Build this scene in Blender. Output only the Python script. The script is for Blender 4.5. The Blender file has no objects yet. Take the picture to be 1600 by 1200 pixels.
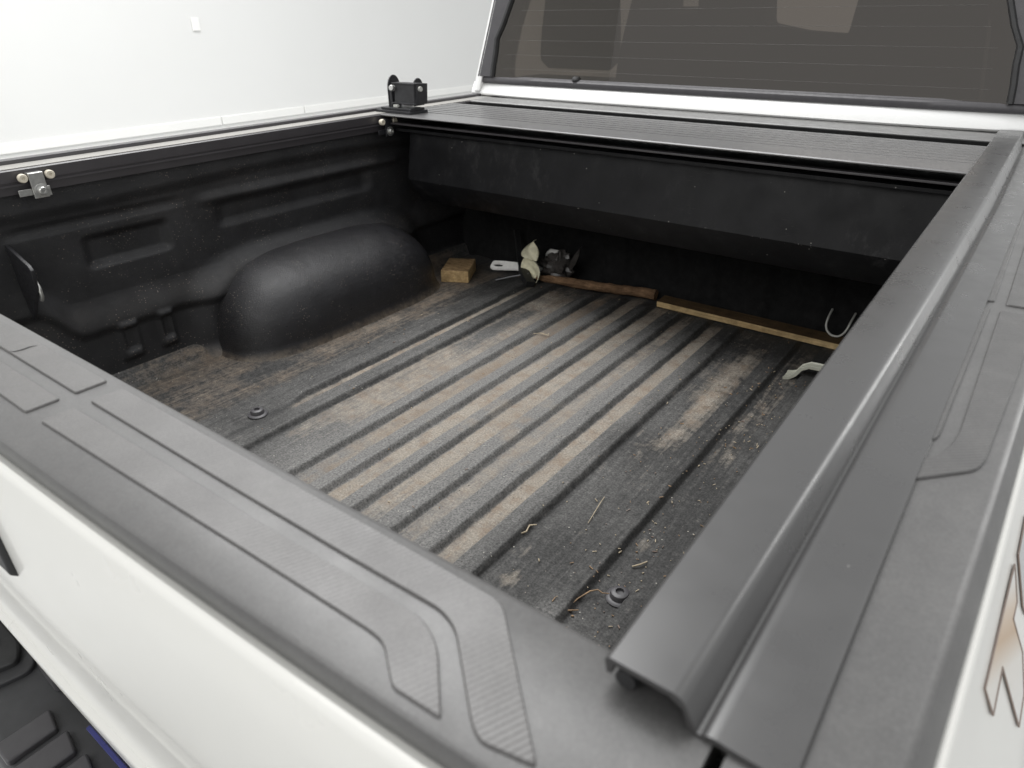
import bpy, bmesh, math, random
from mathutils import Vector, Matrix, noise
random.seed(7)
S = bpy.context.scene
COL = S.collection

# ------------------------------------------------------------------ camera
cd = bpy.data.cameras.new('camera'); cam = bpy.data.objects.new('camera', cd); COL.objects.link(cam)
cd.sensor_width = 36.0; cd.lens = 23.955; cd.clip_start = 0.01; cd.clip_end = 200
R = ((0.8026210, -0.2788556, 0.5272941), (0.5964243, 0.3882278, -0.7025362), (-0.0088041, 0.8783614, 0.4779160))
mw = Matrix.Identity(4)
for i in range(3):
    for j in range(3): mw[i][j] = R[i][j]
mw.translation = (0.79962, -0.18953, 0.74205)
cam.matrix_world = mw
cd.dof.use_dof = True; cd.dof.focus_distance = 1.15; cd.dof.aperture_fstop = 9.0
S.camera = cam

# ------------------------------------------------------------------ world + studio lamps
W = bpy.data.worlds.new('World'); S.world = W; W.use_nodes = True
bg = W.node_tree.nodes['Background']; bg.inputs[0].default_value = (0.99, 1.0, 1.0, 1); bg.inputs[1].default_value = 0.62
def area(name, loc, target, sx, sy, power, col=(1, 1, 1)):
    l = bpy.data.lights.new(name, 'AREA'); l.shape = 'RECTANGLE'; l.size = sx; l.size_y = sy; l.energy = power; l.color = col
    o = bpy.data.objects.new(name, l); COL.objects.link(o); o.location = loc
    d = Vector(target) - Vector(loc); o.rotation_euler = d.to_track_quat('-Z', 'Y').to_euler()
    return o
area('ceiling_softbox', (-1.15, 1.3, 2.9), (-0.7, 1.1, 0.0), 1.8, 2.8, 92, (1.0, 1.0, 0.995))
area('rear_softbox', (-0.2, -2.6, 2.3), (0.1, 0.0, 0.4), 2.2, 1.2, 24, (1.0, 0.99, 0.97))
area('strip_lamp', (2.6, 4.2, 2.2), (0.7, 0.5, 0.4), 0.3, 3.6, 30, (1.0, 0.995, 0.98))
V = S.view_settings; V.view_transform = 'Standard'; V.look = 'None'; V.exposure = 0.30; V.gamma = 1.0; V.use_curve_mapping = False
S.render.engine = 'CYCLES'
S.cycles.max_bounces = 8; S.cycles.transparent_max_bounces = 12

# ------------------------------------------------------------------ material helpers
MATS = {}
class NT:
    def __init__(s, name):
        m = bpy.data.materials.new(name); m.use_nodes = True; s.m = m; s.t = m.node_tree; MATS[name] = m
        s.b = s.t.nodes['Principled BSDF']; s.out = s.t.nodes['Material Output']
        s.tc = s.t.nodes.new('ShaderNodeTexCoord')
    def n(s, typ, **kw):
        x = s.t.nodes.new(typ)
        for k, v in kw.items(): setattr(x, k, v)
        return x
    def l(s, a, b): s.t.links.new(a, b)
    def set(s, **kw):
        for k, v in kw.items():
            s.b.inputs[k.replace('_', ' ')].default_value = v
    def mapped(s, scale=(1, 1, 1), rot=(0, 0, 0), loc=(0, 0, 0)):
        mp = s.n('ShaderNodeMapping'); s.l(s.tc.outputs['Object'], mp.inputs[0])
        mp.inputs['Scale'].default_value = scale; mp.inputs['Rotation'].default_value = rot; mp.inputs['Location'].default_value = loc
        return mp.outputs[0]
    def noise(s, scale, detail=4, rough=.55, vec=None, dist=0):
        x = s.n('ShaderNodeTexNoise'); x.inputs['Scale'].default_value = scale; x.inputs['Detail'].default_value = detail
        x.inputs['Roughness'].default_value = rough; x.inputs['Distortion'].default_value = dist
        s.l(vec if vec is not None else s.tc.outputs['Object'], x.inputs['Vector']); return x.outputs['Fac']
    def voro(s, scale, vec=None, rnd=1.0):
        x = s.n('ShaderNodeTexVoronoi'); x.inputs['Scale'].default_value = scale; x.inputs['Randomness'].default_value = rnd
        s.l(vec if vec is not None else s.tc.outputs['Object'], x.inputs['Vector']); return x
    def ramp(s, fac, stops):
        x = s.n('ShaderNodeValToRGB'); e = x.color_ramp.elements
        while len(e) < len(stops): e.new(0.5)
        for el, (p, c) in zip(e, stops):
            el.position = p; el.color = (c, c, c, 1) if isinstance(c, (int, float)) else (*c, 1)
        s.l(fac, x.inputs[0]); return x.outputs[0]
    def math(s, op, a, b=None, clamp=False):
        x = s.n('ShaderNodeMath', operation=op); x.use_clamp = clamp
        for i, v in enumerate((a, b)):
            if v is None: continue
            if isinstance(v, (int, float)): x.inputs[i].default_value = v
            else: s.l(v, x.inputs[i])
        return x.outputs[0]
    def mix(s, fac, a, b, blend='MIX'):
        x = s.n('ShaderNodeMix', data_type='RGBA', blend_type=blend)
        for sock, v in ((x.inputs['Factor'], fac), (x.inputs['A'], a), (x.inputs['B'], b)):
            if isinstance(v, (int, float)): sock.default_value = v
            elif isinstance(v, tuple): sock.default_value = (*v, 1)
            else: s.l(v, sock)
        return x.outputs['Result']
    def bump(s, h, strength=.3, dist=.001, normal=None):
        x = s.n('ShaderNodeBump'); x.inputs['Strength'].default_value = strength; x.inputs['Distance'].default_value = dist
        s.l(h, x.inputs['Height'])
        if normal is not None: s.l(normal, x.inputs['Normal'])
        return x.outputs[0]
    def attr(s, name):
        x = s.n('ShaderNodeAttribute', attribute_name=name); return x.outputs['Fac']
    def color(s, c): s.l(c, s.b.inputs['Base Color'])
    def rough(s, c): s.l(c, s.b.inputs['Roughness'])
    def normal(s, c): s.l(c, s.b.inputs['Normal'])
    def sep(s):
        x = s.n('ShaderNodeSeparateXYZ'); s.l(s.tc.outputs['Object'], x.inputs[0]); return x.outputs

def simple(name, col, rough=.5, metal=0.0, nscale=40, var=.12, bscale=0, bstr=.2, bdist=.0005, spec=.5, coat=0):
    m = NT(name); m.set(Metallic=metal, Specular_IOR_Level=spec, Coat_Weight=coat, Coat_Roughness=.08)
    f = m.noise(nscale, 5)
    lo = tuple(c * (1 - var) for c in col); hi = tuple(min(1, c * (1 + var)) for c in col)
    m.color(m.ramp(f, [(.3, lo), (.7, hi)]))
    m.rough(m.ramp(m.noise(nscale * 1.7, 4), [(.3, max(.02, rough - .06)), (.7, min(1, rough + .06))]))
    if bscale: m.normal(m.bump(m.noise(bscale, 3), bstr, bdist))
    return m.m

simple('white_paint', (.82, .813, .775), .32, 0, 6, .015, coat=.35)
simple('cab_paint', (.82, .82, .81), .3, 0, 6, .012, coat=.35)
simple('rubber', (.03, .03, .031), .55, 0, 60, .15, 500, .2)
simple('gasket', (.075, .072, .077), .42, 0, 60, .08)
simple('dark_metal', (.022, .022, .025), .42, .0, 90, .3, 400, .15)
simple('zinc', (.62, .62, .60), .33, .85, 120, .12)
simple('nylon', (.62, .57, .47), .45, 0, 60, .12)
simple('cream_paint', (.50, .50, .42), .4, 0, 60, .12)
simple('steel_hook', (.50, .50, .47), .45, .2, 60, .1)
simple('bumper_plastic', (.052, .052, .055), .5, 0, 14, .25, 700, .35)
simple('seat_fabric', (.022, .020, .019), .9, 0, 60, .15, 900, .3)
simple('pillar_trim', (.20, .15, .115), .7, 0, 30, .06)
simple('seat_dark', (.02, .02, .02), .9)
simple('plate_blue', (.022, .026, .16), .3, 0, 50, .1)
simple('plate_white', (.75, .75, .74), .3, 0, 50, .05)
simple('wall_white', (.77, .773, .763), .65, 0, 1.3, .012, 25, .05)
simple('trim_white', (.87, .87, .85), .5, 0, 3, .02)
simple('studio_floor', (.62, .62, .61), .6, 0, 3, .06)
simple('cream_leaf', (.80, .76, .56), .6, 0, 70, .12, 160, .5, .002)
simple('white_plastic', (.82, .81, .78), .4, 0, 60, .1)
simple('black_strap', (.014, .014, .015), .6, 0, 80, .3, 600, .3)
simple('grey_rod', (.16, .16, .17), .35, .5, 90, .2)
simple('foil_dark', (.055, .05, .047), .32, 0, 50, .5, 120, .4, .002)
simple('twig', (.30, .20, .12), .8, 0, 90, .4)
simple('twig_pale', (.42, .35, .25), .8, 0, 90, .3)
simple('decal_line', (.24, .18, .15), .4)
simple('decal_grey', (.52, .53, .53), .35, 0, 10, .03)
simple('wire_line', (.085, .08, .075), .5)

# moulded grey plastic of the caps
def plastic(name, col, rough, ridges):
    m = NT(name); m.set(Specular_IOR_Level=.6)
    big = m.noise(9, 4); f = m.ramp(big, [(.3, .9), (.7, 1.06)])
    dust = m.ramp(m.noise(38, 6, .7), [(.45, 0.0), (.85, .22)])
    c = m.mix(1.0, col, f, 'MULTIPLY'); c = m.mix(dust, c, (.20, .195, .185)); gr = m.ramp(m.noise(650, 3, .7), [(.3, .82), (.7, 1.18)]); c = m.mix(1.0, c, gr, 'MULTIPLY'); m.color(c)
    m.rough(m.ramp(m.noise(25, 5), [(.3, rough - .05), (.7, rough + .07)]))
    nb = m.bump(m.noise(800, 2), .16, .0004)
    nb = m.bump(m.noise(20, 2), .10, .002, nb)
    if ridges:
        vec = m.mapped(rot=(0, 0, ridges))
        w = m.n('ShaderNodeTexWave'); w.inputs['Scale'].default_value = 105; w.bands_direction = 'X'; w.inputs['Distortion'].default_value = 0
        m.l(vec, w.inputs['Vector']); nb = m.bump(w.outputs['Fac'], .24, .0007, nb)
    m.normal(nb)
plastic('cap_plastic', (.102, .100, .099), .37, 0)
plastic('pad_plastic', (.112, .108, .106), .41, math.radians(25))
plastic('pad_plastic_side', (.090, .088, .087), .40, math.radians(50))

# powder coated aluminium of the shutter rails and slats
def alu(name, col, rough, metal):
    m = NT(name); m.set(Metallic=metal, Specular_IOR_Level=.95)
    f = m.ramp(m.noise(7, 4), [(.3, .93), (.7, 1.05)]); c = m.mix(1.0, col, f, 'MULTIPLY')
    sp = m.ramp(m.voro(120).outputs['Distance'], [(.03, 1.0), (.06, 0.0)])
    sp = m.math('MULTIPLY', sp, m.ramp(m.noise(14, 3), [(.62, 0.0), (.68, 1.0)]))
    c = m.mix(sp, c, (.62, .6, .56)); m.color(c)
    m.rough(m.ramp(m.noise(30, 5), [(.3, rough - .04), (.7, rough + .06)]))
alu('rail_coat', (.056, .055, .055), .29, 0.0)
alu('slat_coat', (.135, .133, .134), .32, 0.0)
alu('header_coat', (.16, .158, .156), .36, 0.0)
alu('strip_sheen', (.30, .29, .27), .40, 0.0)  # pale colour stands in for the bright reflection on the left rail top
alu('rail_dark', (.042, .038, .042), .4, 0.0)

# roller box: satin black with scuffs
m = NT('box_black'); m.set(Specular_IOR_Level=.3)
c = m.ramp(m.noise(16, 6, .65), [(.3, (.004, .004, .005)), (.75, (.009, .009, .0105))])
scr = m.noise(60, 3, .5, m.mapped((1.0, 6, 14), (0, .5, .2)))
scr = m.math('MULTIPLY', m.ramp(scr, [(.64, 0.0), (.72, .45)]), m.ramp(m.noise(5, 4), [(.56, 0.0), (.66, 1.0)]))
sp = m.voro(48).outputs['Distance']; sp = m.math('MULTIPLY', m.ramp(sp, [(.03, .8), (.075, 0.0)]), m.ramp(m.noise(17, 2), [(.53, 0.0), (.58, 1.0)]))
oz = m.sep(); ed = m.math('ABSOLUTE', m.math('SUBTRACT', oz[2], .3175)); ed = m.ramp(m.math('MULTIPLY', ed, 100), [(.12, 1.0), (.38, 0.0)])
chip = m.math('MULTIPLY', ed, m.ramp(m.noise(1.0, 4, .6, m.mapped((75, 75, 160))), [(.66, 0.0), (.70, .8)]))
haz = m.math('MULTIPLY', m.ramp(m.noise(30, 6, .8, m.mapped((1, 1, .5))), [(.52, 0.0), (.74, .5)]), m.ramp(m.noise(4, 3), [(.42, 0.0), (.60, 1.0)]))
c = m.mix(scr, c, (.12, .118, .115)); c = m.mix(haz, c, (.07, .069, .068)); c = m.mix(sp, c, (.45, .43, .40)); c = m.mix(chip, c, (.5, .48, .45)); m.color(c)
m.rough(m.ramp(m.noise(20, 5), [(.3, .42), (.7, .6)])); m.normal(m.bump(m.noise(900, 2), .15, .0003))

# spray-in bed liner
def liner(name, lo, hi, rough, specks):
    m = NT(name); m.set(Specular_IOR_Level=.5)
    c = m.ramp(m.noise(10, 6, .65), [(.3, lo), (.72, hi)])
    v = m.voro(150); sp = m.ramp(v.outputs['Distance'], [(.09, 1.0), (.2, 0.0)])
    dens = m.ramp(m.noise(12, 5, .7), [(.46, 0.0), (.60, 1.0)])
    sp = m.math('MULTIPLY', sp, dens); sp = m.math('MULTIPLY', sp, specks)
    spc = m.mix(m.noise(70, 2), (.55, .52, .47), (.30, .19, .12)); c = m.mix(sp, c, spc)
    dirt = m.math('MULTIPLY', m.attr('dirt'), m.ramp(m.noise(60, 7, .75), [(.35, .15), (.6, 1.0)]), True)
    c = m.mix(dirt, c, m.ramp(m.noise(22, 5), [(.3, (.115, .088, .066)), (.7, (.22, .185, .145))])); m.color(c)
    m.rough(m.ramp(m.noise(45, 5), [(.3, rough - .06), (.7, rough + .1)]))
    nb = m.bump(m.noise(300, 4, .75), .8, .0016); nb = m.bump(m.noise(38, 3), .25, .003, nb); m.normal(nb)
liner('liner_black', (.013, .013, .0145), (.030, .030, .0325), .50, .6)
liner('liner_shaded', (.0014, .0014, .0017), (.003, .003, .0034), .9, .05)  # liner darkened to near black for the shade behind the roller box
liner('liner_arch', (.015, .015, .017), (.025, .025, .028), .33, .6)

# floor of the bed: liner under dust and sand
m = NT('floor_dirt'); m.set(Specular_IOR_Level=.35)
sand = m.attr('sand'); dust = m.attr('dust'); brown = m.attr('brown')
fine = m.noise(270, 4, .65); mid = m.noise(75, 7, .72); big = m.noise(11, 5, .6)
streak = m.noise(1.0, 6, .7, m.mapped((130, 7, 40)))
base = m.ramp(fine, [(.30, (.014, .0138, .0135)), (.70, (.058, .057, .056))])
greyd = m.ramp(fine, [(.28, (.060, .059, .058)), (.72, (.285, .278, .268))])
df = m.math('ADD', dust, m.math('MULTIPLY', m.math('SUBTRACT', mid, .5), 1.1))
df = m.math('ADD', df, m.math('MULTIPLY', m.math('SUBTRACT', streak, .5), .95), True)
c = m.mix(df, base, greyd)
sandc = m.ramp(m.noise(260, 4, .7), [(.25, (.155, .131, .105)), (.5, (.305, .270, .226)), (.78, (.50, .462, .405))])
sandc = m.mix(m.ramp(m.noise(26, 5, .7), [(.46, 0.0), (.72, .75)]), sandc, (.20, .130, .080))
sandc = m.mix(m.math('MULTIPLY', brown, .8), sandc, m.ramp(m.noise(300, 4, .7), [(.3, (.075, .050, .032)), (.7, (.23, .165, .110))]))
sf = m.math('ADD', sand, m.math('MULTIPLY', m.math('SUBTRACT', mid, .5), 1.1))
sf = m.math('ADD', sf, m.math('MULTIPLY', m.math('SUBTRACT', m.noise(17, 5, .65), .52), 1.1))
sf = m.math('ADD', sf, m.math('MULTIPLY', m.math('SUBTRACT', streak, .5), 1.2))
sf = m.ramp(sf, [(.22, 0.0), (.92, .94)])
grain = m.ramp(m.noise(430, 3, .7), [(.34, .45), (.48, 1.0)])
sf = m.math('MULTIPLY', sf, grain, True)
c = m.mix(sf, c, sandc)
v = m.voro(95); sp = m.math('MULTIPLY', m.ramp(v.outputs['Distance'], [(.06, 1.0), (.11, 0.0)]), m.ramp(m.noise(31, 3), [(.56, 0.0), (.62, 1.0)]))
c = m.mix(sp, c, (.60, .57, .50))
v2 = m.voro(70); sp2 = m.math('MULTIPLY', m.ramp(v2.outputs['Distance'], [(.07, 1.0), (.13, 0.0)]), m.ramp(m.noise(24, 3), [(.57, 0.0), (.62, 1.0)]))
c = m.mix(sp2, c, (.03, .024, .02)); m.color(c)
m.rough(m.ramp(sf, [(0.0, .62), (1.0, .9)]))
nb = m.bump(m.noise(430, 4, .75), .6, .0016); nb = m.bump(m.noise(60, 4), .3, .003, nb); m.normal(nb)

# wood
def wood(name, dark, light, axis, rough=.75, sc=1.0, bark=0):
    m = NT(name); m.set(Specular_IOR_Level=.25)
    s = [220 * sc, 220 * sc, 220 * sc]; s[axis] = 9 * sc
    g = m.noise(1.0, 6, .65, m.mapped(tuple(s)), .6)
    c = m.ramp(g, [(.3, dark), (.55, tuple((a + b) / 2 for a, b in zip(dark, light))), (.72, light)])
    st = m.ramp(m.noise(28, 6, .75), [(.42, 0.0), (.72, .75)]); c = m.mix(st, c, tuple(d * .45 for d in dark)); m.color(c)
    m.set(Roughness=rough); nb = m.bump(g, .5, .0015)
    if bark: nb = m.bump(m.noise(150, 6, .8), 1.0, bark, nb)
    m.normal(nb)
wood('pine', (.40, .27, .13), (.78, .59, .32), 0)
wood('block_side', (.40, .26, .12), (.78, .57, .30), 0)
wood('block_top', (.17, .10, .05), (.66, .46, .24), 0, .85, 1.2)
wood('plank_top', (.055, .035, .018), (.13, .082, .040), 0)
wood('bark', (.11, .062, .034), (.42, .26, .15), 0, .9, .8, .004)

# decal gold fade
m = NT('decal_gold'); m.set(Roughness=.35)
z = m.sep()
f = m.math('FRACT', m.math('ADD', m.math('MULTIPLY', z[1], 5.2), m.math('MULTIPLY', z[2], 9.0)))
c = m.ramp(f, [(0.0, (.76, .755, .73)), (.40, (.74, .71, .66)), (.62, (.52, .36, .22)), (.78, (.63, .50, .38)), (1.0, (.76, .755, .73))]); m.color(c)

# tinted rear glass
m = NT('tinted_glass'); t = m.t
tr = m.n('ShaderNodeBsdfTransparent'); tr.inputs[0].default_value = (.30, .275, .25, 1)
gl = m.n('ShaderNodeBsdfGlossy'); gl.inputs['Roughness'].default_value = .02; gl.inputs[0].default_value = (1, .94, .885, 1)
lw = m.n('ShaderNodeLayerWeight'); fr = m.n('ShaderNodeMath', operation='MULTIPLY_ADD'); m.l(m.math('POWER', lw.outputs['Facing'], 5.0), fr.inputs[0]); fr.inputs[1].default_value = .90; fr.inputs[2].default_value = .10
mx = m.n('ShaderNodeMixShader'); m.l(fr.outputs[0], mx.inputs[0]); m.l(tr.outputs[0], mx.inputs[1]); m.l(gl.outputs[0], mx.inputs[2]); m.l(mx.outputs[0], m.out.inputs[0])

# ------------------------------------------------------------------ mesh helpers
class MB:
    def __init__(s): s.v = []; s.f = []
    def add(s, vs, fs):
        o = len(s.v); s.v += [tuple(v) for v in vs]; s.f += [tuple(i + o for i in f) for f in fs]; return s
    def box(s, c, d, rot=None, taper=1.0):
        x, y, z = (q / 2 for q in d); vs = []
        for sz in (-1, 1):
            k = taper if sz > 0 else 1.0
            for sx, sy in ((-1, -1), (1, -1), (1, 1), (-1, 1)): vs.append(Vector((sx * x * k, sy * y * k, sz * z)))
        if rot is not None: vs = [rot @ v for v in vs]
        c = Vector(c); return s.add([v + c for v in vs], [(3, 2, 1, 0), (4, 5, 6, 7), (0, 1, 5, 4), (1, 2, 6, 5), (2, 3, 7, 6), (3, 0, 4, 7)])
    def loft(s, secs, closed=True, caps=True):
        n = len(secs[0]); vs = [v for sec in secs for v in sec]; fs = []
        for a in range(len(secs) - 1):
            for i in range(n if closed else n - 1):
                j = (i + 1) % n; fs.append((a * n + i, a * n + j, (a + 1) * n + j, (a + 1) * n + i))
        if caps and closed: fs.append(tuple(reversed(range(n)))); fs.append(tuple((len(secs) - 1) * n + i for i in range(n)))
        return s.add(vs, fs)
    def tube(s, pts, r, n=10):
        pts = [Vector(p) for p in pts]; secs = []; rr = r if isinstance(r, (list, tuple)) else [r] * len(pts)
        up = Vector((0, 0, 1)); prev = None
        for i, p in enumerate(pts):
            d = (pts[min(i + 1, len(pts) - 1)] - pts[max(i - 1, 0)]).normalized()
            if prev is None: a = d.cross(up if abs(d.z) < .95 else Vector((1, 0, 0))).normalized()
            else: a = (prev - d * prev.dot(d)).normalized()
            prev = a; b = d.cross(a)
            secs.append([p + (a * math.cos(t) + b * math.sin(t)) * rr[i] for t in (2 * math.pi * k / n for k in range(n))])
        return s.loft(secs)
    def lathe(s, base, axis, prof, n=20):
        axis = Vector(axis).normalized(); a = axis.orthogonal().normalized(); b = axis.cross(a); base = Vector(base)
        secs = [[base + axis * h + (a * math.cos(t) + b * math.sin(t)) * r for t in (2 * math.pi * k / n for k in range(n))] for r, h in prof]
        return s.loft(secs)
    def prism(s, poly, depth):
        d = Vector(depth); n = len(poly); P = [Vector(p) for p in poly]
        return s.add(P + [p + d for p in P], [tuple(reversed(range(n))), tuple(range(n, 2 * n))] + [(i, (i + 1) % n, (i + 1) % n + n, i + n) for i in range(n)])
    def grid(s, fn, nu, nv):
        vs = [fn(i / nu, j / nv) for j in range(nv + 1) for i in range(nu + 1)]
        fs = [(j * (nu + 1) + i, j * (nu + 1) + i + 1, (j + 1) * (nu + 1) + i + 1, (j + 1) * (nu + 1) + i) for j in range(nv) for i in range(nu)]
        return s.add(vs, fs)
    def build(s, name, mat, parent=None, smooth=40, bevel=0, recalc=True, seg=2, origin=None):
        me = bpy.data.meshes.new(name)
        vs = s.v
        if origin is not None: vs = [(a - origin[0], b - origin[1], c - origin[2]) for a, b, c in vs]
        me.from_pydata(vs, [], s.f)
        if recalc:
            bm = bmesh.new(); bm.from_mesh(me); bmesh.ops.recalc_face_normals(bm, faces=bm.faces); bm.to_mesh(me); bm.free()
        if smooth:
            me.polygons.foreach_set('use_smooth', [True] * len(me.polygons)); me.set_sharp_from_angle(angle=math.radians(smooth))
        for mt in (mat if isinstance(mat, list) else [mat]): me.materials.append(MATS[mt])
        o = bpy.data.objects.new(name, me); COL.objects.link(o)
        if origin is not None: o.location = origin
        if parent is not None:
            o.parent = parent
            if parent.parent is None and parent.type == 'EMPTY': o.location = -parent.location
        if bevel:
            bv = o.modifiers.new('bevel', 'BEVEL'); bv.width = bevel; bv.segments = seg; bv.limit_method = 'ANGLE'; bv.angle_limit = math.radians(35)
            bv.harden_normals = True
        return o

def rounded(poly, r, seg=4):
    out = []; n = len(poly)
    for i in range(n):
        p = Vector(poly[i]); a = Vector(poly[i - 1]); b = Vector(poly[(i + 1) % n]); rr = r[i] if isinstance(r, (list, tuple)) else r
        da = (a - p); db = (b - p); q = min(rr, da.length * .45, db.length * .45)
        if rr <= 0: out.append(tuple(p)); continue
        s0 = p + da.normalized() * q; s1 = p + db.normalized() * q
        for k in range(seg + 1):
            t = k / seg; out.append(tuple(s0 * (1 - t) ** 2 + p * 2 * t * (1 - t) + s1 * t * t))
    return out

def smoothstep(a, b, x):
    t = max(0.0, min(1.0, (x - a) / (b - a))); return t * t * (3 - 2 * t)
def band(x, a, b, e): return smoothstep(a - e, a + e, x) * (1 - smoothstep(b - e, b + e, x))
def nz(x, y, z=0, s=1): return noise.fractal(Vector((x * s, y * s, z * s + 3.1)), 1.0, 2.0, 4)

def tag(o, label, cat, group=None):
    o['label'] = label; o['category'] = cat
    if group: o['group'] = group
    return o
def struct(o): o['kind'] = 'structure'; return o
def empty(name, loc):
    o = bpy.data.objects.new(name, None); COL.objects.link(o); o.location = loc; o.empty_display_size = .1; return o

# ------------------------------------------------------------------ setting: studio
GZ = -0.86
struct(MB().grid(lambda u, v: (-3.6 + 9 * u, -4 + 14 * v, GZ), 2, 2).build('studio_floor', 'studio_floor', smooth=0))
wl = struct(MB().box((-3.6, 3.0, 1.8), (.2, 14, 5.32)).build('studio_wall', 'wall_white', smooth=0))
for ya, yb in ((-3.5, 2.435), (2.443, 3.09), (3.098, 9.5)):      # trim boards with open joints along the foot of the white panel
    MB().box((-3.495, (ya + yb) / 2, .150), (.018, yb - ya, .050)).build('trim_board', 'trim_white', wl, bevel=.004)
pl = MB().box((-3.494, 2.395, .700), (.010, .050, .070)).build('wall_plate', 'trim_white', wl, bevel=.003)

# ------------------------------------------------------------------ the truck
T = tag(empty('pickup_truck', (0, .8, GZ)), 'white double cab pickup truck, open load bed with black liner and roller cover', 'truck')

# ---- bed floor
RIBS = [(-.406, -.350), (-.325, -.272), (-.169, -.128), (-.083, -.040), (0, .043), (.087, .136), (.172, .221), (.255, .306), (.403, .454), (.500, .550)]
def rib_h(x, y):
    h = 0
    for a, b in RIBS:
        if a - .01 < x < b + .01:
            w = (b - a)
            h = max(h, (smoothstep(.52, .60, y) if a < -.4 else 1.0) * smoothstep(a - .001, a + .0045, x) * (1 - smoothstep(b - .013, b - .001, x)) * (.93 + .07 * math.cos((x - (a + b) / 2) / w * 4)))
    e = smoothstep(.10, .17, y) * (1 - smoothstep(1.47, 1.53, y))
    return .0115 * h * e
X0, X1, Y0, Y1 = -.74, .74, .0, 1.60
NX, NY = 460, 300
xs = [X0 + (X1 - X0) * i / 260 for i in range(261)]
for a, b in RIBS:
    xs += [a - .002 + .0008 * i for i in range(10)] + [b - .015 + .0013 * i for i in range(13)]
xs = sorted(set(round(x, 5) for x in xs)); NX = len(xs) - 1
ys = [Y0 + (Y1 - Y0) * j / NY for j in range(NY + 1)]
vs = []; sand = []; dust = []; brown = []
VAL = [(-.352, -.322, .9, .62, 1.5), (-.275, -.166, .72, .52, 1.55), (-.130, -.081, .88, .42, 1.55), (-.042, .002, .95, .22, 1.6), (.041, .089, .92, .30, 1.6),
       (.134, .174, .66, .30, 1.6), (.219, .257, 1.0, .36, 1.5), (.304, .405, .30, .86, 1.55), (.452, .502, .32, .8, 1.6)]
for yy in ys:
    for x in xs:
        h = rib_h(x, yy)
        fl = .035 * smoothstep(-.70, -.745, x)
        vs.append((x, yy, h + fl + .0009 * nz(x, yy, 0, 14)))
        k = min(1, h / .0110); s = 0; n1 = nz(x, yy, 1, 5); n2 = nz(x, yy, 5, 16)
        for a, b, st, ya, yb in VAL:
            if a - .012 < x < b + .012:
                s = max(s, st * band(x, a + .001, b - .003, .005) * band(yy + .16 * n1, ya, yb, .16))
        # patch on the wide flat at the right
        s = max(s, .95 * math.exp(-((x - .368) / .034) ** 2 - ((yy - 1.12) / .27) ** 4) * (1 - k))
        # sand drifted along the wheel arch and the left wall
        arch = smoothstep(-.45, -.50, x) * smoothstep(.44, .60, yy + .1 * n1) * (1 - smoothstep(1.45, 1.6, yy))
        s = max(s, .56 * arch, .42 * smoothstep(-.42, -.47, x) * smoothstep(.30, .42, yy + .08 * n1))
        s = s * (1 - k) ** .8 + .36 * k * math.exp(-((x - .06) / .16) ** 2 - ((yy - .72) / .22) ** 2) * max(0, .6 + n1 + n2)
        s += .12 * n2 * (s > .1)
        # dark rubbed islands
        for cx, cy, ax, ay in ((-.24, 1.12, .030, .16), (-.535, .625, .035, .08), (-.46, 1.33, .03, .12), (.33, 1.0, .026, .10)):
            s *= 1 - .75 * math.exp(-(((x - cx) / ax) ** 4 + ((yy - cy) / ay) ** 4))
        s -= .25 * smoothstep(1.40, 1.56, yy)
        sand.append(max(0, s))
        cen = math.exp(-((x - .02) / .26) ** 4) * smoothstep(.1, .45, yy) * (1 - smoothstep(1.1, 1.5, yy))
        d = .26 + .85 * cen + .28 * n1 - .12 * smoothstep(.24, .32, x) - .25 * smoothstep(1.2, 1.5, yy) - .1 * smoothstep(.5, .3, yy) * smoothstep(-.3, 0, x)
        for a, b in RIBS:                     # darker along the foot of each rib, on its right
            d -= .4 * math.exp(-((x - b + .003) / .006) ** 2)
        if x < -.45: d = .12
        d += .55 * math.exp(-((x - .44) / .035) ** 2 - ((yy - .37) / .05) ** 2)
        dust.append(max(0, d))
        for cx, cy, rr_, st in ((.343, .411, .014, .55), (.470, .592, .013, .45), (.322, .471, .016, .35)):      # small dried mud spots
            sand[-1] += st * math.exp(-(((x - cx) / rr_) ** 2 + ((yy - cy) / (rr_ * 1.5)) ** 2) ** 2)
        brown.append(max(0, min(1, .75 * smoothstep(-.36, -.48, x) + .5 * math.exp(-((x + .105) / .03) ** 2) + .35 * n1 + .5 * smoothstep(1.3, 1.55, yy))))
mb = MB(); mb.v = vs
mb.f = [(j * (NX + 1) + i, j * (NX + 1) + i + 1, (j + 1) * (NX + 1) + i + 1, (j + 1) * (NX + 1) + i) for j in range(NY) for i in range(NX)]
fo = mb.build('bed_floor', 'floor_dirt', T, smooth=60, recalc=False)
for nme, arr in (('sand', sand), ('dust', dust), ('brown', brown)):
    a = fo.data.attributes.new(nme, 'FLOAT', 'POINT'); a.data.foreach_set('value', arr)
for bx, by in ((-.375, .478), (.492, .473)):
    MB().lathe((bx, by, .0), (0, 0, 1), [(.020, 0), (.0205, .0025), (.018, .0045), (.0145, .005), (.0140, .0085), (.0125, .0125), (.009, .014), (.0062, .014), (.0056, .0095), (.0005, .009)], 24).build('bolt', 'gasket', fo, smooth=35)
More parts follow.
